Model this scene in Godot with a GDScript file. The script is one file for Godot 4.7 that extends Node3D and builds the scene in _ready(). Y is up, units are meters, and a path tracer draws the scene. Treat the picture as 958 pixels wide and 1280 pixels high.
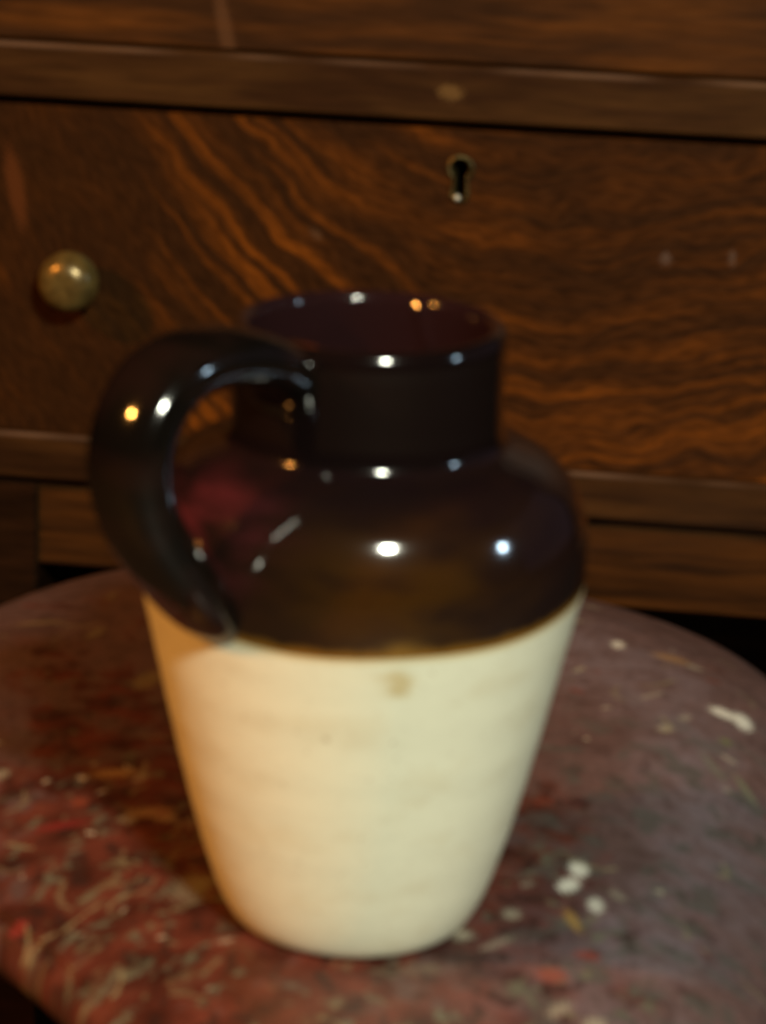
extends Node3D

const TABLE_Y := 0.45
const DRESSER_TURN := deg_to_rad(-7.3)

func _ready() -> void:
	# ---- camera: long lens from above, picture turned 2 degrees, everything a little out of focus
	var cam := Camera3D.new()
	cam.name = "camera"
	add_child(cam)
	var pitch := deg_to_rad(17.5)
	var roll := deg_to_rad(2.0)
	var fwd := Vector3(0, -sin(pitch), -cos(pitch))
	var up := Vector3.RIGHT.cross(fwd)
	var r := cos(roll) * Vector3.RIGHT + sin(roll) * up
	var u := -sin(roll) * Vector3.RIGHT + cos(roll) * up
	cam.transform = Transform3D(Basis(r, u, -fwd), Vector3(0.0068, 0.9355, 1.05))
	cam.keep_aspect = Camera3D.KEEP_HEIGHT
	var lens := CameraAttributesPhysical.new()
	lens.frustum_focal_length = 73.1
	lens.frustum_focus_distance = 20.0
	lens.exposure_aperture = 17.0
	lens.frustum_near = 0.05
	lens.frustum_far = 60.0
	cam.attributes = lens
	cam.fov = 18.64
	cam.near = 0.05
	cam.far = 60.0
	cam.current = true

	# ---- a dim room: hardly any light but the lamps
	var env := Environment.new()
	env.background_mode = Environment.BG_COLOR
	env.background_color = Color(0.035, 0.028, 0.027)
	env.tonemap_mode = Environment.TONE_MAPPER_LINEAR
	env.tonemap_exposure = 1.0
	env.sdfgi_enabled = true
	env.ssao_enabled = true
	env.ssil_enabled = true
	var we := WorldEnvironment.new()
	we.name = "environment"
	we.environment = env
	add_child(we)

	# cool ceiling lamp behind the camera, warm lamp on the left, small cool lamp on the right
	lamp("ceiling_lamp", Vector3(0.42, 1.74, 1.65), Color(0.99, 1.0, 0.91), 5.6, 0.10)
	lamp("warm_lamp", Vector3(-1.60, 1.66, 0.64), Color(1.0, 0.66, 0.30), 3.7, 0.06)
	lamp("small_lamp", Vector3(1.9, 1.14, 0.45), Color(0.80, 0.92, 1.0), 0.42, 0.05)
	# unseen soft light added far off on the right for a lavender tint
	var pale := AreaLight3D.new()
	pale.name = "added_pale_light"
	pale.area_size = Vector2(2.2, 1.7)
	pale.light_energy = 0.035
	pale.light_color = Color(1.0, 0.84, 0.96)
	pale.area_range = 12.0
	pale.shadow_enabled = true
	add_child(pale)
	pale.look_at_from_position(Vector3(2.3, 1.25, -0.9), Vector3(0.1, 0.5, -0.1))

	build_floor()
	build_dresser()
	build_stool()
	build_jug()


# ------------------------------------------------------------------ helpers
func lamp(called: String, at: Vector3, c: Color, energy: float, size: float) -> void:
	var l := OmniLight3D.new()
	l.name = called
	l.position = at
	l.light_color = c
	l.light_energy = energy
	l.light_size = size
	l.omni_range = 12.0
	l.omni_attenuation = 2.0
	l.shadow_enabled = true
	add_child(l)

func thing(called: String, label: String, category: String, at: Vector3, turn := 0.0) -> Node3D:
	var o := Node3D.new()
	o.name = called
	o.position = at
	o.rotation.y = turn
	o.set_meta("label", label)
	o.set_meta("category", category)
	add_child(o, true)
	return o

func part(called: String, mesh: Mesh, m: Material, parent: Node, at := Vector3.ZERO) -> MeshInstance3D:
	var o := MeshInstance3D.new()
	o.name = called
	o.mesh = mesh
	o.material_override = m
	o.position = at
	o.cast_shadow = GeometryInstance3D.SHADOW_CASTING_SETTING_ON
	parent.add_child(o, true)
	return o

func noise(seed_: int, freq: float, octaves := 3) -> FastNoiseLite:
	var n := FastNoiseLite.new()
	n.seed = seed_
	n.noise_type = FastNoiseLite.TYPE_SIMPLEX_SMOOTH
	n.frequency = freq
	n.fractal_type = FastNoiseLite.FRACTAL_FBM if octaves > 1 else FastNoiseLite.FRACTAL_NONE
	n.fractal_octaves = octaves
	return n

func lin(a: float, b: float, c: float) -> Vector3:
	return Vector3(a, b, c)

func s8(v: float) -> int:
	v = clampf(v, 0.0, 1.0)
	v = 12.92 * v if v < 0.0031308 else 1.055 * pow(v, 1.0 / 2.4) - 0.055
	return int(v * 255.0 + 0.5)

func picture(w: int, h: int, f: Callable) -> ImageTexture:
	var b := PackedByteArray()
	b.resize(w * h * 3)
	var k := 0
	for y in h:
		for x in w:
			var c: Vector3 = f.call(x, y)
			b[k] = s8(c.x); b[k + 1] = s8(c.y); b[k + 2] = s8(c.z)
			k += 3
	var im := Image.create_from_data(w, h, false, Image.FORMAT_RGB8, b)
	im.generate_mipmaps()
	return ImageTexture.create_from_image(im)

func mat(c: Color, rough: float, spec := 0.5, metal := 0.0) -> StandardMaterial3D:
	var m := StandardMaterial3D.new()
	m.albedo_color = c
	m.roughness = rough
	m.metallic_specular = spec
	m.metallic = metal
	return m

func tri(st: SurfaceTool, a: Vector3, b: Vector3, c: Vector3, n: Vector3, uvs: Callable) -> void:
	# front faces run clockwise
	if (b - a).cross(c - a).dot(n) > 0.0:
		var t := b
		b = c
		c = t
	for p in [a, b, c]:
		st.set_normal(n)
		st.set_uv(uvs.call(p, n))
		st.add_vertex(p)

func quad(st: SurfaceTool, a: Vector3, b: Vector3, c: Vector3, d: Vector3, n: Vector3, uvs: Callable) -> void:
	tri(st, a, b, c, n, uvs)
	tri(st, a, c, d, n, uvs)

func plank(lo: Vector3, hi: Vector3, bevel: float, uvs: Callable, top_bevel := -1.0) -> ArrayMesh:
	# a board with chamfered edges
	var st := SurfaceTool.new()
	st.begin(Mesh.PRIMITIVE_TRIANGLES)
	var mid := (lo + hi) * 0.5
	var half := (hi - lo) * 0.5
	var corner := func(sx: int, sy: int, sz: int, axis: int) -> Vector3:
		var b := bevel if sy < 0 or top_bevel < 0.0 else top_bevel
		var p := Vector3(sx * (half.x - b), sy * (half.y - b), sz * (half.z - b))
		p[axis] = [sx, sy, sz][axis] * half[axis]
		return mid + p
	for axis in 3:
		var o1 := (axis + 1) % 3
		var o2 := (axis + 2) % 3
		for s in [-1, 1]:
			var q: Array[Vector3] = []
			for e in [[-1, -1], [1, -1], [1, 1], [-1, 1]]:
				var sg := [0, 0, 0]
				sg[axis] = s; sg[o1] = e[0]; sg[o2] = e[1]
				q.append(corner.call(sg[0], sg[1], sg[2], axis))
			var n := Vector3.ZERO
			n[axis] = s
			quad(st, q[0], q[1], q[2], q[3], n, uvs)
	for axis in 3:   # edges along axis
		var o1 := (axis + 1) % 3
		var o2 := (axis + 2) % 3
		for a in [-1, 1]:
			for b in [-1, 1]:
				var q: Array[Vector3] = []
				for e in [[-1, o1], [-1, o2], [1, o2], [1, o1]]:
					var sg := [0, 0, 0]
					sg[axis] = e[0]; sg[o1] = a; sg[o2] = b
					q.append(corner.call(sg[0], sg[1], sg[2], e[1]))
				var n := Vector3.ZERO
				n[o1] = a; n[o2] = b
				quad(st, q[0], q[1], q[2], q[3], n.normalized(), uvs)
	for sx in [-1, 1]:
		for sy in [-1, 1]:
			for sz in [-1, 1]:
				tri(st, corner.call(sx, sy, sz, 0), corner.call(sx, sy, sz, 1), corner.call(sx, sy, sz, 2), Vector3(sx, sy, sz).normalized(), uvs)
	st.index()
	return st.commit()

func spline(pts: Array, steps: int, closed := false) -> Array:
	var out := []
	var n := pts.size()
	for i in (n if closed else n - 1):
		var p0 = pts[(i - 1 + n) % n] if closed else pts[maxi(i - 1, 0)]
		var p1 = pts[i]
		var p2 = pts[(i + 1) % n]
		var p3 = pts[(i + 2) % n] if closed else pts[mini(i + 2, n - 1)]
		for k in steps:
			var t := float(k) / steps
			out.append(0.5 * ((2.0 * p1) + (p2 - p0) * t + (2.0 * p0 - 5.0 * p1 + 4.0 * p2 - p3) * t * t + (3.0 * p1 - p0 - 3.0 * p2 + p3) * t * t * t))
	if not closed:
		out.append(pts[n - 1])
	return out

# a surface given as rows of points (row by row, each row closed or open): smooth normals, uv 0..1
func sheet(rows: Array, wrap: bool, colors := []) -> ArrayMesh:
	var st := SurfaceTool.new()
	st.begin(Mesh.PRIMITIVE_TRIANGLES)
	st.set_smooth_group(0)
	var n: int = rows.size()
	var w: int = rows[0].size()
	var pos := func(i: int, j: int) -> Vector3:
		return rows[clampi(i, 0, n - 1)][(j % (w - 1) + (w - 1)) % (w - 1) if wrap else clampi(j, 0, w - 1)]
	for i in n:
		for j in w:
			var du: Vector3 = pos.call(i, j + 1) - pos.call(i, j - 1)
			var dv: Vector3 = pos.call(i + 1, j) - pos.call(i - 1, j)
			var nn := du.cross(dv)
			st.set_normal(nn.normalized() if nn.length() > 1e-12 else Vector3.UP)
			st.set_uv(Vector2(float(j) / (w - 1), float(i) / (n - 1)))
			if colors:
				st.set_color(colors[i][j])
			st.add_vertex(rows[i][j])
	for i in n - 1:
		for j in w - 1:
			var a := i * w + j
			for k in [a, a + w, a + 1, a + 1, a + w, a + w + 1]:
				st.add_index(k)
	return st.commit()

# the same with the faces and normals turned outwards from a centre line when asked
func flipped(rows: Array) -> Array:
	var out := []
	for row in rows:
		var q: Array = row.duplicate()
		q.reverse()
		out.append(q)
	return out

func add_patches(c: Vector3, p: Vector2, patches: Array) -> Vector3:
	# each patch: [x, y, half length, half width, turn in degrees, r, g, b, strength]
	for q in patches:
		var d := Vector2(p.x - q[0], p.y - q[1])
		if absf(d.x) > q[2] * 1.8 + q[3] * 1.8 or absf(d.y) > q[2] * 1.8 + q[3] * 1.8:
			continue
		d = d.rotated(-deg_to_rad(q[4]))
		var e := Vector2(d.x / q[2], d.y / q[3]).length()
		e += 0.35 * sin(d.x * 1900.0 + q[0] * 700.0) * cos(d.y * 1500.0 + q[1] * 900.0)
		var k: float = q[8] * (1.0 - smoothstep(0.65, 1.15, e))
		c = c.lerp(Vector3(q[5], q[6], q[7]), k)
	return c


# ------------------------------------------------------------------ floor
func build_floor() -> void:
	var t := noise(5, 0.02, 4)
	var tex := picture(256, 256, func(x: int, y: int):
		var v := t.get_noise_2d(x * 0.3, y * 4.0)
		return lin(0.035, 0.022, 0.013) * (1.0 + 0.9 * v))
	var m := mat(Color.WHITE, 0.6)
	m.albedo_texture = tex
	m.uv1_triplanar = true
	m.uv1_scale = Vector3(1.2, 1.2, 1.2)
	var mesh := BoxMesh.new()
	mesh.size = Vector3(8, 0.06, 8)
	var o := part("floor", mesh, m, self, Vector3(0, -0.03, 0))
	o.set_meta("kind", "structure")
	o.set_meta("label", "dark wooden floor in shadow under the chest of drawers")


# ------------------------------------------------------------------ chest of drawers
const WOOD_DARK := Vector3(0.0185, 0.0072, 0.0024)
const WOOD_LIGHT := Vector3(0.125, 0.035, 0.0030)

func board_material(seed_: int, w: float, h: float, dark: Vector3, light: Vector3, amount: float, patches := [], rough := 0.42, worn := 0.0) -> StandardMaterial3D:
	# straight oak grain; uv in metres is brought to 0..1 over w by h
	var a := noise(seed_, 0.02, 4)
	var b := noise(seed_ + 1, 0.006, 2)
	var pw := int(w / 0.0008)
	var ph := maxi(24, int(h / 0.0008))
	var tex := picture(pw, ph, func(x: int, y: int):
		var g := a.get_noise_2d(x * 0.22, y * 3.0 + b.get_noise_2d(x, y) * 14.0)
		var f := a.get_noise_2d(x * 1.2 + 900.0, y * 9.0)
		var k := clampf(0.30 + 0.9 * g + 0.35 * b.get_noise_2d(x + 300.0, y * 2.0), 0.0, 1.0) * amount
		var c := dark.lerp(light, k) * (1.0 + 0.35 * f)
		if worn > 0.0:  # highlight line on the top edge, painted in as paler worn wood
			c = c.lerp(Vector3(0.15, 0.090, 0.060), worn * smoothstep(0.0028, 0.0016, (y + 0.5) / ph * h) * clampf(0.55 + 0.9 * b.get_noise_2d(x * 2.0, 7.0), 0.1, 1.0))
		return add_patches(c, Vector2((x + 0.5) / pw * w, (y + 0.5) / ph * h), patches))
	var m := mat(Color.WHITE, rough, 0.2)
	m.albedo_texture = tex
	return m

func drawer_material(w: float, h: float, x0: float) -> StandardMaterial3D:
	# flat-sawn oak: nested arcs of grain that hang down from a point right of the keyhole
	var warp := noise(11, 0.006, 2)
	var fine := noise(12, 0.03, 2)
	var band := noise(13, 0.028, 2)
	var zone := noise(14, 0.0045, 2)
	var pore := noise(15, 0.05, 2)
	var s := 0.000392
	var patches := [[0.252, 0.056, 0.004, 0.0022, 40, 0.12, 0.065, 0.035, 0.3], [0.424, 0.057, 0.003, 0.0035, 0, 0.11, 0.075, 0.06, 0.45], [0.456, 0.055, 0.002, 0.004, 0, 0.10, 0.07, 0.055, 0.4],
		[0.1005, 0.042, 0.022, 0.0045, 80, 0.10, 0.030, 0.008, 0.5]]
	var pw := 1000
	var ph := 262
	var tex := picture(pw, ph, func(px: int, py: int):
		var p := Vector2((px + 0.5) / pw * w, (py + 0.5) / ph * h)
		var x := (p.x + x0) / s + 491.0
		var y := p.y / s
		var wx := warp.get_noise_2d(x, y * 1.3)
		var f := x - 640.0
		var k := 0.0021 if f < 0.0 else 0.00055
		var F := y + k * f * f / (1.0 + absf(f) * 0.0009) + 17.0 * wx + 3.0 * fine.get_noise_2d(x * 0.7, y)
		var g := band.get_noise_2d(F * 1.05, x * 0.05 + y * 0.02)
		var z := zone.get_noise_2d(x + 40.0, y * 1.6)
		var left := exp(-pow((x - 330.0) / 170.0, 2.0))
		var low := smoothstep(120.0, 420.0, y) * smoothstep(420.0, 760.0, x)
		var quiet := exp(-pow((x - 110.0) / 90.0, 2.0) - pow((y - 130.0) / 120.0, 2.0))
		var amp := 0.30 + 0.40 * left + 0.55 * low + 0.35 * z - 0.3 * quiet - 0.35 * smoothstep(230.0, 130.0, x)
		var g2 := band.get_noise_2d(F * 2.3 + 400.0, x * 0.06)
		var right := smoothstep(420.0, 620.0, x)
		var m := smoothstep(-0.25, 0.85, g) * clampf(amp, 0.05, 1.0) * (1.0 - 0.35 * right)
		m += right * 0.46 * smoothstep(-0.3, 0.7, g2) * (0.45 + 0.55 * smoothstep(60.0, 330.0, y)) * (0.75 + 0.5 * z)
		m += 0.03 + 0.08 * low + 0.07 * clampf(z, 0.0, 1.0)
		var dash := pore.get_noise_2d(x * 0.5 + y * 0.25 * (-1.0 if f > 0.0 else 1.6), F * 2.6)
		var c := WOOD_DARK.lerp(WOOD_LIGHT, clampf(m, 0.0, 1.0)) * (1.0 + 0.55 * dash)
		return add_patches(c, p, patches))
	var mt := mat(Color.WHITE, 0.40, 0.2)
	mt.albedo_texture = tex
	return mt

func key_outline(grow: float) -> PackedVector2Array:
	# keyhole: a round head over a tapered slot
	var p := PackedVector2Array()
	var r := 0.0046 + grow
	for i in 25:
		var a := deg_to_rad(-55.0) + deg_to_rad(290.0) * i / 24.0
		p.append(Vector2(cos(a) * r, 0.0052 + sin(a) * r))
	for i in 9:
		var a := PI + PI * i / 8.0
		p.append(Vector2(cos(a) * (0.0028 + grow), -0.0072 + sin(a) * (0.0028 + grow)))
	return p

func build_dresser() -> void:
	var d := thing("chest_of_drawers", "dark stained oak chest of drawers with keyhole and small brass knob, behind the jug", "chest of drawers", Vector3(0.0068, 0, -0.45), DRESSER_TURN)
	var x0 := -0.29
	var x1 := 0.355
	var w := x1 - x0
	var uv_of := func(ox: float, oy: float, sw: float, sh: float) -> Callable:
		return func(p: Vector3, n: Vector3) -> Vector2:
			if absf(n.y) > 0.9:
				return Vector2((p.x - ox) / sw, absf(p.z) / sh)
			return Vector2((p.x - ox + p.z * 0.3) / sw, (oy - p.y) / sh)
	# rails between the drawers
	var rail_a := board_material(31, w, 0.05, WOOD_DARK * 1.25, Vector3(0.075, 0.034, 0.009), 0.6, [[0.318, 0.013, 0.006, 0.004, 10, 0.12, 0.066, 0.022, 0.7]], 0.42, 0.45)
	part("rail", plank(Vector3(x0 - .04, 0.6635, -0.40), Vector3(x1 + .04, 0.6905, 0.0045), 0.0014, uv_of.call(x0 - .04, 0.6905, w + .08, 0.05), 0.0016), rail_a, d)
	var rail_b := board_material(37, w, 0.05, WOOD_DARK, Vector3(0.065, 0.027, 0.007), 0.6, [], 0.42, 0.6)
	part("rail", plank(Vector3(x0 - .04, 0.4680, -0.40), Vector3(x1 + .04, 0.4923, 0.0050), 0.0014, uv_of.call(x0 - .04, 0.4923, w + .08, 0.05), 0.0016), rail_b, d)
	# apron
	var apron := board_material(41, w, 0.06, WOOD_DARK, Vector3(0.085, 0.029, 0.005), 0.6, [[0.474 + 0.041, 0.0035, 0.0085, 0.0018, 0, 0.42, 0.24, 0.085, 0.9]])
	part("apron", plank(Vector3(x0 - .04, 0.4195, -0.022), Vector3(x1 + .04, 0.4668, -0.0045), 0.0012, uv_of.call(x0 - .04, 0.4668, w + .08, 0.06)), apron, d)
	# bracket feet
	var foot := board_material(43, 0.2, 0.5, WOOD_DARK * 0.5, Vector3(0.03, 0.011, 0.004), 0.5)
	for s in [[x0 - .04, -0.1790], [x1 - 0.0871, x1 + .04]]:
		part("foot", plank(Vector3(s[0], 0.0, -0.05), Vector3(s[1], 0.4195 + 0.047, -0.0015), 0.0016, uv_of.call(s[0], 0.47, 0.2, 0.5)), foot, d)
	# drawer with keyhole
	var dm := drawer_material(w, 0.1674, x0)
	var df := MeshInstance3D.new()
	var lo := Vector3(x0, 0.4926, -0.02)
	var hi := Vector3(x1, 0.6590, 0.0)
	var kc := Vector2(0.0320, 0.6349)
	df = part("drawer_front", drawer_front_mesh(lo, hi, kc, uv_of.call(x0, hi.y, w, 0.1674)), dm, d)
	var brass := mat(Color(0.34, 0.29, 0.17), 0.42, 0.5, 0.85)
	# the worn brass lining round the keyhole, let into the wood
	var ring := []
	var out_line := key_outline(0.0022)
	var in_line := key_outline(-0.0004)
	var cn := out_line.size()
	for layer in [[in_line, -0.012], [in_line, 0.0001], [out_line, 0.0007], [out_line, -0.004]]:
		var row := []
		for i in cn + 1:
			var q: Vector2 = layer[0][i % cn]
			row.append(Vector3(kc.x + q.x, kc.y + q.y, layer[1]))
		ring.append(row)
	part("keyhole_lining", sheet(ring, true), brass, df)
	var glint_bead := SphereMesh.new()
	glint_bead.radius = 0.0016; glint_bead.height = 0.0032; glint_bead.radial_segments = 12; glint_bead.rings = 6
	part("keyhole_glint", glint_bead, mat(Color(0.8, 0.8, 0.75), 0.3, 0.5, 0.6), df, Vector3(kc.x - 0.0009, kc.y - 0.0092, 0.0006))  # bright bead added to stand for the glint on the brass
	var dark_box := mat(Color(0.03, 0.025, 0.02), 0.9, 0.1)
	var lock := BoxMesh.new()
	lock.size = Vector3(0.04, 0.04, 0.004)
	part("lock_plate", lock, dark_box, df, Vector3(kc.x, kc.y, -0.0235))
	# knob
	var kp := spline([Vector2(0.0001, 0.0235), Vector2(0.007, 0.0232), Vector2(0.0125, 0.0205), Vector2(0.0152, 0.0150), Vector2(0.0136, 0.0098), Vector2(0.0090, 0.0068), Vector2(0.0068, 0.0050), Vector2(0.0076, 0.0025), Vector2(0.0090, 0.0010), Vector2(0.0090, -0.001)], 6)
	var rows := []
	for q in kp:
		var row := []
		for j in 49:
			var a := -TAU * j / 48.0
			row.append(Vector3(q.x * cos(a), q.x * sin(a), q.y * 1.25))
		rows.append(row)
	var km := mat(Color(0.44, 0.37, 0.21), 0.30, 0.5, 0.45)
	var kn := noise(3, 0.05, 3)
	km.albedo_texture = picture(128, 64, func(x: int, y: int): return lin(0.85, 0.8, 0.7) * (0.85 + 0.5 * kn.get_noise_2d(x, y)))
	part("knob", sheet(flipped(rows), true), km, df, Vector3(-0.1582, 0.5755, 0.0))
	# the drawer above, the case and its top
	var um := board_material(51, w, 0.15, WOOD_DARK * 1.5, Vector3(0.105, 0.034, 0.005), 0.6, [[0.205, 0.142, 0.004, 0.026, -12, 0.12, 0.055, 0.025, 0.35]])
	part("drawer_front", plank(Vector3(x0, 0.6915, -0.02), Vector3(x1, 0.842, 0.0), 0.001, uv_of.call(x0, 0.842, w, 0.15)), um, d)
	var cm := board_material(61, 0.4, 0.4, WOOD_DARK, Vector3(0.10, 0.04, 0.01), 0.5)
	var uvc := func(p: Vector3, _n: Vector3) -> Vector2: return Vector2((p.z + p.x) * 1.3, p.y * 1.3)
	part("side_panel", plank(Vector3(x0 - .058, 0.0, -0.40), Vector3(x0 - .042, 0.85, 0.004), 0.0012, uvc), cm, d)
	part("side_panel", plank(Vector3(x1 + .042, 0.0, -0.40), Vector3(x1 + .058, 0.85, 0.004), 0.0012, uvc), cm, d)
	part("stile", plank(Vector3(x0 - .0405, 0.4925, -0.03), Vector3(x0 - .002, 0.663, 0.0035), 0.0012, uvc), cm, d)
	part("stile", plank(Vector3(x1 + .002, 0.4925, -0.03), Vector3(x1 + .0405, 0.663, 0.0035), 0.0012, uvc), cm, d)
	part("stile", plank(Vector3(x0 - .0405, 0.691, -0.03), Vector3(x0 - .002, 0.848, 0.0035), 0.0012, uvc), cm, d)
	part("stile", plank(Vector3(x1 + .002, 0.691, -0.03), Vector3(x1 + .0405, 0.848, 0.0035), 0.0012, uvc), cm, d)
	part("back_panel", plank(Vector3(x0 - .041, 0.05, -0.415), Vector3(x1 + .041, 0.849, -0.402), 0.001, uvc), cm, d)
	part("top_board", plank(Vector3(x0 - .075, 0.8505, -0.42), Vector3(x1 + .075, 0.874, 0.022), 0.003, uv_of.call(x0 - .075, 0.874, w, 0.45)), cm, d)

func drawer_front_mesh(lo: Vector3, hi: Vector3, kc: Vector2, uvs: Callable) -> ArrayMesh:
	# a board with a real keyhole through it: two side panels and two halves of the strip that holds the hole
	var st := SurfaceTool.new()
	st.begin(Mesh.PRIMITIVE_TRIANGLES)
	var l := kc.x - 0.012
	var r := kc.x + 0.012
	var z := hi.z
	var f := Vector3(0, 0, 1)
	quad(st, Vector3(lo.x, lo.y, z), Vector3(l, lo.y, z), Vector3(l, hi.y, z), Vector3(lo.x, hi.y, z), f, uvs)
	quad(st, Vector3(r, lo.y, z), Vector3(hi.x, lo.y, z), Vector3(hi.x, hi.y, z), Vector3(r, hi.y, z), f, uvs)
	var hole := key_outline(0.0018)
	var shifted := PackedVector2Array()
	for q in hole:
		shifted.append(q + kc)
	for s in [-1, 1]:
		var x := l if s < 0 else r
		var half := PackedVector2Array([Vector2(x, lo.y), Vector2(kc.x, lo.y), Vector2(kc.x, hi.y), Vector2(x, hi.y)])
		for poly in Geometry2D.clip_polygons(half, shifted):
			var ix := Geometry2D.triangulate_polygon(poly)
			for i in range(0, ix.size(), 3):
				var a: Vector2 = poly[ix[i]]
				var b: Vector2 = poly[ix[i + 1]]
				var c: Vector2 = poly[ix[i + 2]]
				tri(st, Vector3(a.x, a.y, z), Vector3(b.x, b.y, z), Vector3(c.x, c.y, z), f, uvs)
	var n := shifted.size()
	for i in n:
		var a := shifted[i]
		var b := shifted[(i + 1) % n]
		var m := (a + b) * 0.5
		var inward := Vector3(kc.x - m.x, kc.y - m.y, 0).normalized()
		quad(st, Vector3(a.x, a.y, z), Vector3(b.x, b.y, z), Vector3(b.x, b.y, lo.z), Vector3(a.x, a.y, lo.z), inward, uvs)
	quad(st, Vector3(lo.x, hi.y, z), Vector3(hi.x, hi.y, z), Vector3(hi.x, hi.y, lo.z), Vector3(lo.x, hi.y, lo.z), Vector3.UP, uvs)
	quad(st, Vector3(lo.x, lo.y, z), Vector3(hi.x, lo.y, z), Vector3(hi.x, lo.y, lo.z), Vector3(lo.x, lo.y, lo.z), Vector3.DOWN, uvs)
	quad(st, Vector3(lo.x, lo.y, z), Vector3(lo.x, hi.y, z), Vector3(lo.x, hi.y, lo.z), Vector3(lo.x, lo.y, lo.z), Vector3.LEFT, uvs)
	quad(st, Vector3(hi.x, lo.y, z), Vector3(hi.x, hi.y, z), Vector3(hi.x, hi.y, lo.z), Vector3(hi.x, lo.y, lo.z), Vector3.RIGHT, uvs)
	st.index()
	return st.commit()


# ------------------------------------------------------------------ stool
func build_stool() -> void:
	var t := thing("stool", "worn maroon painted wooden stool with chipped top and white paint spots, under the jug", "stool", Vector3.ZERO)
	var outline := spline([Vector2(-0.030, -0.440), Vector2(0.068, -0.430), Vector2(0.132, -0.400), Vector2(0.178, -0.352), Vector2(0.202, -0.280), Vector2(0.194, -0.19), Vector2(0.178, -0.10),
		Vector2(0.160, 0.0), Vector2(0.138, 0.070), Vector2(0.092, 0.124), Vector2(0.025, 0.138), Vector2(-0.043, 0.106), Vector2(-0.083, 0.056), Vector2(-0.112, 0.009), Vector2(-0.152, -0.05),
		Vector2(-0.192, -0.14), Vector2(-0.205, -0.24), Vector2(-0.188, -0.338), Vector2(-0.124, -0.418)], 10, true)
	var n := outline.size()
	var centre := Vector2(-0.005, -0.14)
	var top := func(p: Vector2, s: float) -> float:
		# crowned towards the edge; most on the right
		var side := (p - centre).normalized()
		var a := 0.010 + 0.018 * clampf(side.x, 0.0, 1.0) + 0.006 * clampf(side.y, 0.0, 1.0) + 0.004 * clampf(-side.x, 0.0, 1.0)
		var e := clampf(1.0 - s / 0.10, 0.0, 1.0)
		return TABLE_Y - a * e * e
	var rows := []
	var fr := [0.0, 0.2, 0.4, 0.55, 0.65, 0.72, 0.79, 0.85, 0.90, 0.94, 0.97, 0.985]
	for k in fr:
		var row := []
		for j in n + 1:
			var o: Vector2 = outline[j % n]
			var p: Vector2 = centre.lerp(o, maxf(k, 0.001))
			var s := (o - p).length()
			row.append(Vector3(p.x, top.call(p, s), p.y))
		rows.append(row)
	# rounded edge and underside
	for k in 9:
		var a := PI * k / 8.0
		var row := []
		for j in n + 1:
			var o: Vector2 = outline[j % n]
			var side := (o - centre).normalized()
			var p := o - side * 0.004 + side * sin(a) * 0.009
			var y: float = top.call(o, 0.0)
			row.append(Vector3(p.x, y - 0.0005 - 0.011 + 0.011 * cos(a), p.y))
		rows.append(row)
	for k in [0.9, 0.4, 0.001]:
		var row := []
		for j in n + 1:
			var p: Vector2 = centre.lerp(outline[j % n], k)
			row.append(Vector3(p.x, TABLE_Y - 0.042, p.y))
		rows.append(row)
	var st := SurfaceTool.new()
	st.create_from(sheet(flipped(rows), true), 0)
	var md := MeshDataTool.new()
	md.create_from_surface(st.commit(), 0)
	for i in md.get_vertex_count():
		var v := md.get_vertex(i)
		md.set_vertex_uv(i, Vector2((v.x + 0.24) / 0.46, (v.z + 0.48) / 0.66))
	var mesh := ArrayMesh.new()
	md.commit_to_surface(mesh)
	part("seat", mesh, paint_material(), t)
	var lm := mat(Color(0.20, 0.11, 0.09), 0.6)
	for q in [[-0.10, -0.30, -1, -1], [0.10, -0.30, 1, -1], [-0.08, 0.03, -1, 1], [0.09, 0.03, 1, 1]]:
		var prof := [[0.011, 0.0], [0.014, 0.10], [0.017, 0.22], [0.015, 0.30], [0.013, 0.41]]
		var lr := []
		for e in prof:
			var row := []
			var k: float = 1.0 - e[1] / 0.41
			for j in 17:
				var a := TAU * j / 16.0
				row.append(Vector3(q[0] + q[2] * k * 0.05 + cos(a) * e[0], e[1], q[1] + q[3] * k * 0.05 + sin(a) * e[0]))
			lr.append(row)
		part("leg", sheet(lr, true), lm, t)

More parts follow.
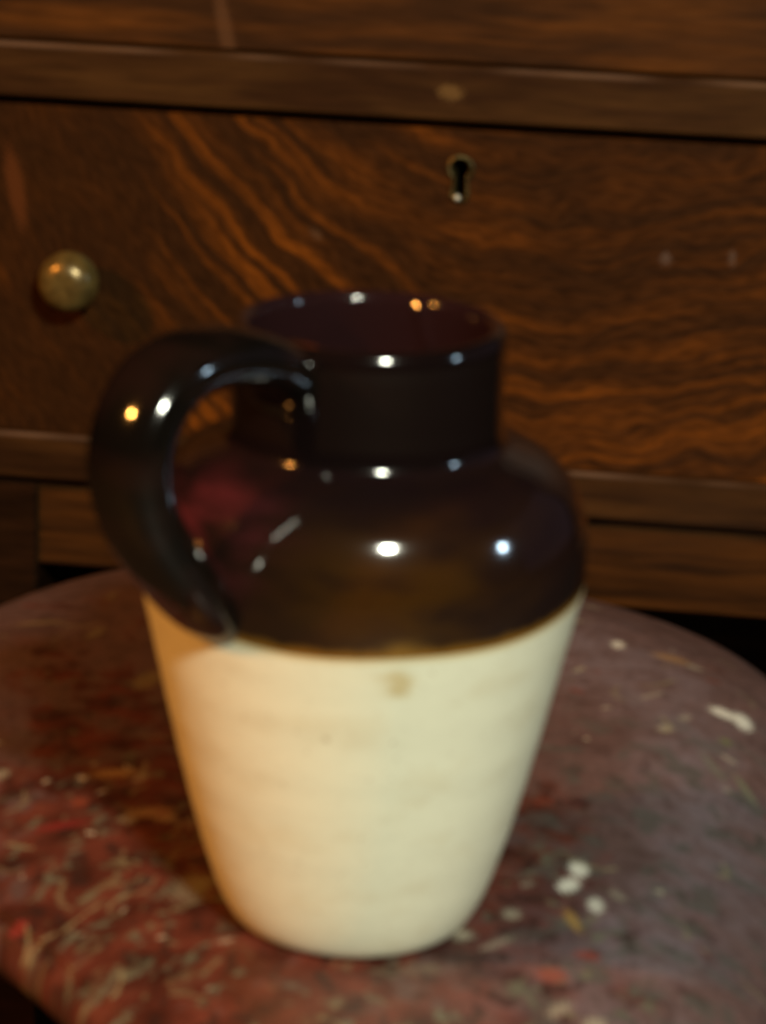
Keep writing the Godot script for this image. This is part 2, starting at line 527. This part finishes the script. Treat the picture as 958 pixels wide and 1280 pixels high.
func paint_material() -> StandardMaterial3D:
	var big := noise(71, 0.010, 3)
	var mid := noise(72, 0.025, 3)
	var fleck := noise(73, 0.034, 4)
	var fleck2 := noise(74, 0.030, 2)
	var red := noise(75, 0.018, 2)
	var fine := noise(76, 0.12, 2)
	var tint := noise(77, 0.02, 2)
	var W := Vector3(0.62, 0.60, 0.52)
	var spots := []
	# white and cream paint spots: x, z, half length, half width, turn
	for q in [[.117, -.3018, .0036, .0034, 0, .8], [.0972, -.265, .0026, .003, 0, .6], [.168, -.2328, .0050, .0048, 0, 1], [.1593, -.2339, .0066, .0030, 5, .95], [.1507, -.286, .005, .0026, 20, .5],
			[.1311, -.2004, .0042, .0036, 0, .55], [.1278, -.2367, .0028, .006, 10, .35], [.141, -.2166, .003, .003, 0, .4], [.0863, -.0458, .0042, .0044, 0, 1], [.0817, -.0307, .0044, .0042, 20, 1],
			[.091, -.0142, .0034, .004, 0, .75], [.0998, -.0257, .007, .0022, 30, .35], [.0594, -.0025, .005, .0036, -30, .55], [.0662, -.0301, .0032, .003, 0, .35], [.133, .0669, .0056, .005, 0, .8],
			[.1324, .0533, .0038, .0034, 0, .5], [.1087, -.3734, .008, .003, 5, .35], [-.1458, -.1303, .0048, .0036, 0, .5], [-.0892, -.0815, .0055, .003, 0, .4], [-.088, -.121, .003, .0034, 0, .5],
			[.0741, .0665, .004, .005, 0, .4], [.0863, .0717, .0055, .004, 0, .5], [.0529, .0233, .003, .006, 10, .4], [.0414, .0175, .005, .0035, 20, .5]]:
		var pure: bool = q[5] > 0.7
		var tone := W if pure else Vector3(0.38, 0.35, 0.26)
		var size := 1.0 if pure else 0.78
		spots.append([q[0], q[1], q[2] * 0.95 * size, q[3] * 1.75 * size, q[4] + (0.0 if pure else 35.0), tone.x, tone.y, tone.z, q[5] if pure else q[5] * 0.95])
	# bare wood, red and green-grey chips
	for q in [[.141, -.2924, .0095, .005, 15, .30, .17, .075, .8], [.0817, .0005, .0024, .010, -12, .34, .20, .05, .7], [-.1158, -.0807, .011, .0035, -8, .18, .018, .016, .7], [-.1099, -.0999, .004, .004, 0, .22, .045, .02, .7],
			[-.098, -.1261, .011, .0045, -12, .30, .19, .08, .75], [-.081, -.088, .010, .005, -10, .30, .19, .09, .6], [-.1235, -.0120, .0040, .0040, 0, .22, .030, .026, .7], [-.1503, -.3114, .012, .003, 3, .26, .19, .09, .55],
			[.0859, .0272, .005, .004, 0, .22, .035, .02, .7], [.0722, .0446, .006, .006, 0, .24, .05, .025, .6], [-.0745, -.0828, .005, .004, 0, .36, .27, .14, .5], [-.0598, -.0195, .009, .012, 10, .20, .18, .12, .5],
			[-.0938, -.2328, .006, .012, 15, .22, .18, .08, .6], [-.0837, .0879, .006, .010, -15, .22, .17, .09, .6], [.163, -.165, .0024, .012, -18, .16, .18, .11, .6], [.1498, -.1755, .003, .012, -20, .14, .16, .11, .4],
			[.158, -.205, .003, .003, 0, .12, .16, .03, .5], [-.1225, -.2923, .003, .009, 20, .22, .19, .10, .5]]:
		spots.append(q)
	# fine splashes and curled scratches all over the worn middle
	var rng := RandomNumberGenerator.new()
	rng.seed = 4711
	for i in 150:
		var p := Vector2(rng.randf_range(-0.19, 0.18), rng.randf_range(-0.38, 0.12))
		if rng.randf() < 0.35:
			p = Vector2(rng.randfn(-0.09, 0.05), rng.randfn(-0.03, 0.07))
		var kind := rng.randf()
		var k := rng.randf_range(0.25, 0.75)
		if kind < 0.45:
			var rr := rng.randf_range(0.0006, 0.0021)
			spots.append([p.x, p.y, rr, rr * rng.randf_range(1.0, 2.0), rng.randf_range(0, 180), 0.45, 0.40, 0.30, k])
		elif kind < 0.85:
			# a scratch of three short strokes that bends
			var turn := rng.randf_range(0.0, 180.0)
			var bend := rng.randf_range(-40.0, 40.0)
			var step := rng.randf_range(0.0025, 0.0050)
			for w in 3:
				var dir := Vector2.RIGHT.rotated(deg_to_rad(turn))
				spots.append([p.x, p.y, step, rng.randf_range(0.0007, 0.0014), turn, 0.22, 0.185, 0.105, k])
				p += dir * step * 1.5
				turn += bend
		else:
			spots.append([p.x, p.y, rng.randf_range(0.002, 0.005), rng.randf_range(0.0015, 0.003), rng.randf_range(0, 180), 0.14, 0.024, 0.014, k])
	var cells := {}
	for q in spots:
		var reach: float = maxf(q[2], q[3]) * 1.9
		for cx in range(floori((q[0] - reach) * 100.0), floori((q[0] + reach) * 100.0) + 1):
			for cy in range(floori((q[1] - reach) * 100.0), floori((q[1] + reach) * 100.0) + 1):
				var key := Vector2i(cx, cy)
				if not cells.has(key):
					cells[key] = []
				cells[key].append(q)
	var pw := 920
	var ph := 1320
	var tex := picture(pw, ph, func(px: int, py: int):
		var p := Vector2((px + 0.5) / pw * 0.46 - 0.24, (py + 0.5) / ph * 0.66 - 0.48)
		var b := big.get_noise_2d(px, py)
		var m := mid.get_noise_2d(px, py)
		# how far the top paint is worn away here
		var wear := 0.0
		wear += 1.05 * exp(-(pow((p.x + 0.075) / 0.085, 2.0) + pow((p.y + 0.01) / 0.13, 2.0)))
		wear += 0.75 * exp(-(pow((p.x - 0.07) / 0.05, 2.0) + pow((p.y + 0.03) / 0.12, 2.0)))
		wear += 0.55 * exp(-(pow((p.x - 0.02) / 0.10, 2.0) + pow((p.y - 0.09) / 0.07, 2.0)))
		wear += 0.42 * exp(-(pow((p.x + 0.11) / 0.06, 2.0) + pow((p.y + 0.18) / 0.14, 2.0)))
		wear = clampf(wear + 0.55 * b, 0.0, 1.15)
		var c := Vector3(0.108, 0.062, 0.058) * (1.0 + 0.30 * m + 0.25 * b)
		var under := Vector3(0.072, 0.018, 0.0115) * (1.0 + 0.8 * red.get_noise_2d(px, py))
		c = c.lerp(under, smoothstep(0.25, 0.75, wear + 0.5 * m))
		var sw := big.get_noise_2d(px + 700.0, py) * 30.0
		var rho := Vector2(p.x / 0.2, (p.y + 0.14) / 0.29).length()  # pale lavender band on the right: a sheen painted into the colour
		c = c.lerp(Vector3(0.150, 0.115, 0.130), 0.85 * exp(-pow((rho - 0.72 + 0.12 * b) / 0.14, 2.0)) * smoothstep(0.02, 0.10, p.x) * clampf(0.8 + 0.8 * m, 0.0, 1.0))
		# grey-green blooms in the paint on the right
		var bloom := big.get_noise_2d(px * 2.2 + 90.0, py * 2.2 - 300.0) + 0.5 * m
		c = c.lerp(Vector3(0.068, 0.066, 0.058), 0.75 * smoothstep(0.05, 0.45, bloom) * smoothstep(0.03, 0.09, p.x) * smoothstep(-0.26, -0.16, p.y))
		var f1 := fleck.get_noise_2d(px + sw, py * 0.8 - sw)
		var f2 := fleck2.get_noise_2d(px * 1.3 + 500.0, py * 0.8)
		var tt := tint.get_noise_2d(px, py)
		var grey := Vector3(0.150, 0.115, 0.062).lerp(Vector3(0.10, 0.105, 0.075), clampf(0.5 + tt * 1.4, 0.0, 1.0))
		c = c.lerp(grey, smoothstep(0.72 - 0.40 * wear, 1.30 - 0.40 * wear, f1 + 0.20 + 0.45 * tt + 0.35 * fine.get_noise_2d(px * 0.6, py * 0.5)) * 0.8 * clampf(wear * 1.4, 0.12, 1.0))
		c = c.lerp(Vector3(0.026, 0.012, 0.010), smoothstep(0.22, 0.5, f2) * 0.7 * clampf(wear + 0.15, 0.0, 1.0))
		c *= 1.0 + 0.25 * fine.get_noise_2d(px, py)
		var key := Vector2i(floori(p.x * 100.0), floori(p.y * 100.0))
		return add_patches(c, p, cells[key]) if cells.has(key) else c)
	var mt := mat(Color.WHITE, 0.36)
	mt.albedo_texture = tex
	var bump := noise(79, 0.02, 4)
	var nt := NoiseTexture2D.new()
	nt.width = 512; nt.height = 512; nt.seamless = true; nt.as_normal_map = true; nt.bump_strength = 2.0
	nt.noise = bump
	mt.normal_enabled = true
	mt.normal_texture = nt
	mt.normal_scale = 0.35
	return mt


# ------------------------------------------------------------------ jug
func glaze_line(a: float) -> float:
	# the dipped edge of the glaze hangs lower at the front
	return 0.1365 - 0.0094 * clampf(cos(a - 0.05), 0.0, 1.0) + 0.0005 * sin(a * 3.0 + 1.0) + 0.0003 * sin(a * 7.0)

func build_jug() -> void:
	var t := thing("stoneware_jug", "cream stoneware jug with dark brown glazed shoulder, wide neck and looped handle", "jug", Vector3(0, TABLE_Y, 0))
	var outer := spline([Vector2(0.0385, 0.0), Vector2(0.0430, 0.0023), Vector2(0.0478, 0.010), Vector2(0.0524, 0.022), Vector2(0.0592, 0.045), Vector2(0.0659, 0.072), Vector2(0.0722, 0.100), Vector2(0.0771, 0.122), Vector2(0.0792, 0.132),
		Vector2(0.0796, 0.141), Vector2(0.0790, 0.150), Vector2(0.0768, 0.159), Vector2(0.0730, 0.1678), Vector2(0.0665, 0.1745), Vector2(0.0595, 0.1783), Vector2(0.0535, 0.1802), Vector2(0.0496, 0.1822), Vector2(0.0478, 0.1865),
		Vector2(0.0474, 0.195), Vector2(0.0474, 0.212), Vector2(0.0477, 0.2188), Vector2(0.0466, 0.2226), Vector2(0.0444, 0.2238), Vector2(0.0422, 0.2224), Vector2(0.0414, 0.2180), Vector2(0.0415, 0.200), Vector2(0.0422, 0.186),
		Vector2(0.046, 0.178), Vector2(0.060, 0.1705), Vector2(0.0705, 0.160), Vector2(0.0735, 0.145), Vector2(0.0705, 0.120), Vector2(0.060, 0.075), Vector2(0.047, 0.025), Vector2(0.035, 0.009), Vector2(0.0005, 0.007)], 8)
	var split := 0   # rows below the widest ring, where the glaze line runs
	var seg := 144
	var radius_at := func(h: float) -> float:
		for i in outer.size() - 1:
			if outer[i].y <= h and outer[i + 1].y >= h:
				return lerpf(outer[i].x, outer[i + 1].x, (h - outer[i].y) / maxf(outer[i + 1].y - outer[i].y, 1e-6))
		return 0.07
	var ring := func(rr: float, h: float, a: float) -> Vector3:
		var wob := 1.0 + 0.0035 * sin(2.0 * a + 0.6) + 0.0015 * sin(3.0 * a + h * 20.0) + 0.0006 * sin(h * 330.0 + a)
		return Vector3(sin(a) * rr * wob, h, cos(a) * rr * wob)
	# cream body, up to the glaze
	var body := []
	for k in 61:
		var row := []
		for j in seg + 1:
			var a := TAU * j / seg + PI
			var h := glaze_line(a) * pow(k / 60.0, 1.25)
			row.append(ring.call(radius_at.call(h), h, a))
		body.append(row)
	body.insert(0, [])
	for j in seg + 1:
		body[0].append(Vector3(0, 0.002, 0))
	part("body", sheet(flipped2(body), true), cream_material(), t)
	# glazed shoulder and neck with the inside, one row of the profile after another
	var shoulder := []
	var neck := []
	var inside := []
	for k in 31:
		var row := []
		for j in seg + 1:
			var a := TAU * j / seg + PI
			var h := lerpf(glaze_line(a), 0.1835, sin(k / 30.0 * PI * 0.5))
			# the glaze lies a hair proud of the body
			var rr: float = radius_at.call(h) + 0.0005 * smoothstep(0.0, 0.1, k / 30.0)
			row.append(ring.call(rr, h, a))
		shoulder.append(row)
	var started := false
	for i in outer.size():
		var q: Vector2 = outer[i]
		var past_rim: bool = i > 22 * 8
		if not past_rim and q.y < 0.1835:
			continue
		var row := []
		for j in seg + 1:
			var a := TAU * j / seg + PI
			var rr: float = q.x + (0.0005 if not past_rim else 0.0)
			if past_rim and q.y > 0.19:
				for bead in [[2.71, 0.2185, 0.0016], [2.66, 0.2130, 0.0013], [2.62, 0.2075, 0.0016]]:
					rr -= bead[2] * exp(-pow((fposmod(a, TAU) - bead[0]) / 0.055, 2.0) - pow((q.y - bead[1]) / 0.0026, 2.0))
			row.append(ring.call(rr, q.y, a))
		if not past_rim:
			if not started:
				var first := []
				for j in seg + 1:
					var a := TAU * j / seg + PI
					first.append(ring.call(radius_at.call(0.1835) + 0.0005, 0.1835, a))
				neck.append(first)
				started = true
			neck.append(row)
		else:
			if inside.is_empty():
				inside.append(neck[neck.size() - 1])
			inside.append(row)
	part("shoulder", sheet(flipped2(shoulder), true), shoulder_material(), t)
	var gm := glaze_base()
	gm.albedo_color = Color(0.060, 0.032, 0.030)
	part("neck", sheet(flipped2(neck), true), gm, t)
	var im := glaze_base()
	im.albedo_color = Color(0.120, 0.060, 0.064)
	part("inside", sheet(flipped2(inside), true), im, t)
	# handle: a strap in the upright plane that turns 40 degrees from the camera to the left
	var az := deg_to_rad(-40.5)
	var e := Vector3(sin(az), 0, cos(az))
	var side := Vector3(cos(az), 0, -sin(az))
	var line := spline([Vector2(0.0405, 0.2100), Vector2(0.0470, 0.2140), Vector2(0.0590, 0.2205), Vector2(0.0790, 0.2250), Vector2(0.0990, 0.2225), Vector2(0.1120, 0.2100), Vector2(0.1160, 0.1940), Vector2(0.1118, 0.1775),
		Vector2(0.1025, 0.1625), Vector2(0.0910, 0.1485), Vector2(0.0810, 0.1380), Vector2(0.0720, 0.1315)], 12)
	var rows := []
	var m := line.size()
	for i in m:
		var f := float(i) / (m - 1)
		var tang: Vector2 = (line[mini(i + 1, m - 1)] - line[maxi(i - 1, 0)]).normalized()
		var nrm := Vector2(-tang.y, tang.x)
		var wide := 0.0168 + 0.0010 * sin(f * 9.0) - 0.0035 * smoothstep(0.72, 1.0, f)
		var thick := 0.0102 - 0.0012 * smoothstep(0.35, 0.0, f) + 0.0050 * exp(-pow(f / 0.06, 2.0)) - 0.0012 * smoothstep(0.7, 1.0, f)
		var row := []
		for j in 41:
			var a := TAU * j / 40.0
			var ca := signf(cos(a)) * pow(absf(cos(a)), 0.85)
			var sa := signf(sin(a)) * pow(absf(sin(a)), 0.85)
			var q: Vector2 = line[i] + nrm * sa * thick
			row.append(e * q.x + Vector3.UP * q.y + side * ca * wide)
		rows.append(row)
	var hm := glaze_base()
	# the glaze runs thin and breaks to rust where the strap is pressed on to the rim
	var hn := noise(95, 0.03, 3)
	hm.albedo_texture = picture(128, 256, func(x: int, y: int):
		var a := TAU * (x + 0.5) / 128.0
		var f := (y + 0.5) / 256.0
		var n := hn.get_noise_2d(x * 0.5, y)
		var c := Vector3(0.0032, 0.0023, 0.0017).lerp(Vector3(0.011, 0.0050, 0.0036), clampf(0.15 + n, 0.0, 0.7))
		var edge := 0.95 * exp(-pow((f - 0.055) / 0.045, 2.0)) * smoothstep(0.2, 0.8, sin(a)) * smoothstep(-0.3, 0.6, cos(a))
		return c.lerp(Vector3(0.15, 0.032, 0.012), edge))
	part("handle", sheet(rows, true), hm, t)

func flipped2(rows: Array) -> Array:
	return flipped(rows)

func glaze_base() -> StandardMaterial3D:
	var m := mat(Color.WHITE, 0.11, 0.5)
	m.clearcoat_enabled = true
	m.clearcoat = 0.5
	m.clearcoat_roughness = 0.03
	var nt := NoiseTexture2D.new()
	nt.width = 256; nt.height = 256; nt.seamless = true; nt.as_normal_map = true; nt.bump_strength = 1.2
	nt.noise = noise(91, 0.012, 2)
	m.normal_enabled = true
	m.normal_texture = nt
	m.normal_scale = 0.10
	return m

func cream_material() -> StandardMaterial3D:
	# u runs round the jug (0.5 faces the camera, flipped), v from the foot to the glaze
	var a := noise(81, 0.010, 4)
	var b := noise(82, 0.05, 3)
	var c := noise(83, 0.11, 2)
	var tex := picture(1024, 512, func(x: int, y: int):
		var u := (x + 0.5) / 1024.0
		var v := (y + 0.5) / 512.0
		var col := Vector3(0.72, 0.69, 0.53)
		col *= 1.0 + 0.028 * a.get_noise_2d(x * 0.35, y * 2.2) + 0.025 * b.get_noise_2d(x * 0.5, y)
		col = col.lerp(Vector3(0.55, 0.45, 0.27), clampf(0.5 * a.get_noise_2d(x + 700.0, y * 1.4) - 0.05, 0.0, 0.22))
		# iron specks
		var sp := c.get_noise_2d(x, y)
		col = col.lerp(Vector3(0.28, 0.19, 0.10), smoothstep(0.58, 0.72, sp) * 0.5)
		# amber edge and the run below it
		var top := smoothstep(0.982, 1.0, v)
		col = col.lerp(Vector3(0.52, 0.36, 0.12), top * 0.8)
		var du := (u - JUG_RUN) / 0.0085
		col = col.lerp(Vector3(0.50, 0.35, 0.13), 0.7 * exp(-pow(absf(du + 0.9 * b.get_noise_2d(x * 0.4, y * 0.6)), 2.0)) * smoothstep(0.895, 0.92, v) * smoothstep(0.985, 0.955, v))
		var pd := Vector2((u - JUG_PIT) / 0.0035, (v - 0.80) / 0.010).length()
		col = col.lerp(Vector3(0.33, 0.25, 0.13), 0.6 * (1.0 - smoothstep(0.3, 1.0, pd)))
		# scuffs towards the foot
		col *= 1.0 - 0.10 * smoothstep(0.12, 0.0, v) * (0.6 + b.get_noise_2d(x, y * 2.0))
		return col)
	var m := mat(Color.WHITE, 0.34)
	m.albedo_texture = tex
	return m

const JUG_RUN := 0.4705
const JUG_PIT := 0.522

func shoulder_material() -> StandardMaterial3D:
	var a := noise(85, 0.012, 4)
	var b := noise(86, 0.05, 3)
	var tex := picture(1024, 256, func(x: int, y: int):
		var u := (x + 0.5) / 1024.0
		var v := (y + 0.5) / 256.0
		var n := a.get_noise_2d(x * 0.8, y * 1.2)
		var col := Vector3(0.0085, 0.0038, 0.0036)
		# thinner, more amber glaze across the front
		var front := exp(-pow((u - 0.485 + 0.03 * n) / 0.085, 2.0)) * smoothstep(0.75, 0.3, v)
		col = col.lerp(Vector3(0.036, 0.0140, 0.0026), clampf(front * (0.85 + 0.9 * n), 0.0, 1.0))
		col = col.lerp(Vector3(0.016, 0.006, 0.004), clampf(0.5 * n, 0.0, 0.4))
		var rosy := exp(-pow((u - 0.640 + 0.02 * n) / 0.05, 2.0) - pow((v - 0.42) / 0.22, 2.0))  # reddish reflection near the handle, painted into the glaze colour
		col = col.lerp(Vector3(0.075, 0.012, 0.0150), clampf(rosy * (0.75 + 1.6 * n), 0.0, 1.0))
		var edge := smoothstep(0.055 + 0.016 * b.get_noise_2d(x, 3.0), 0.0, v)
		col = col.lerp(Vector3(0.24, 0.105, 0.012), edge * 0.95)
		var du := (u - JUG_RUN) / 0.012
		col = col.lerp(Vector3(0.24, 0.115, 0.016), 0.7 * exp(-du * du) * smoothstep(0.10, 0.02, v))
		return col)
	var m := glaze_base()
	m.albedo_texture = tex
	return m
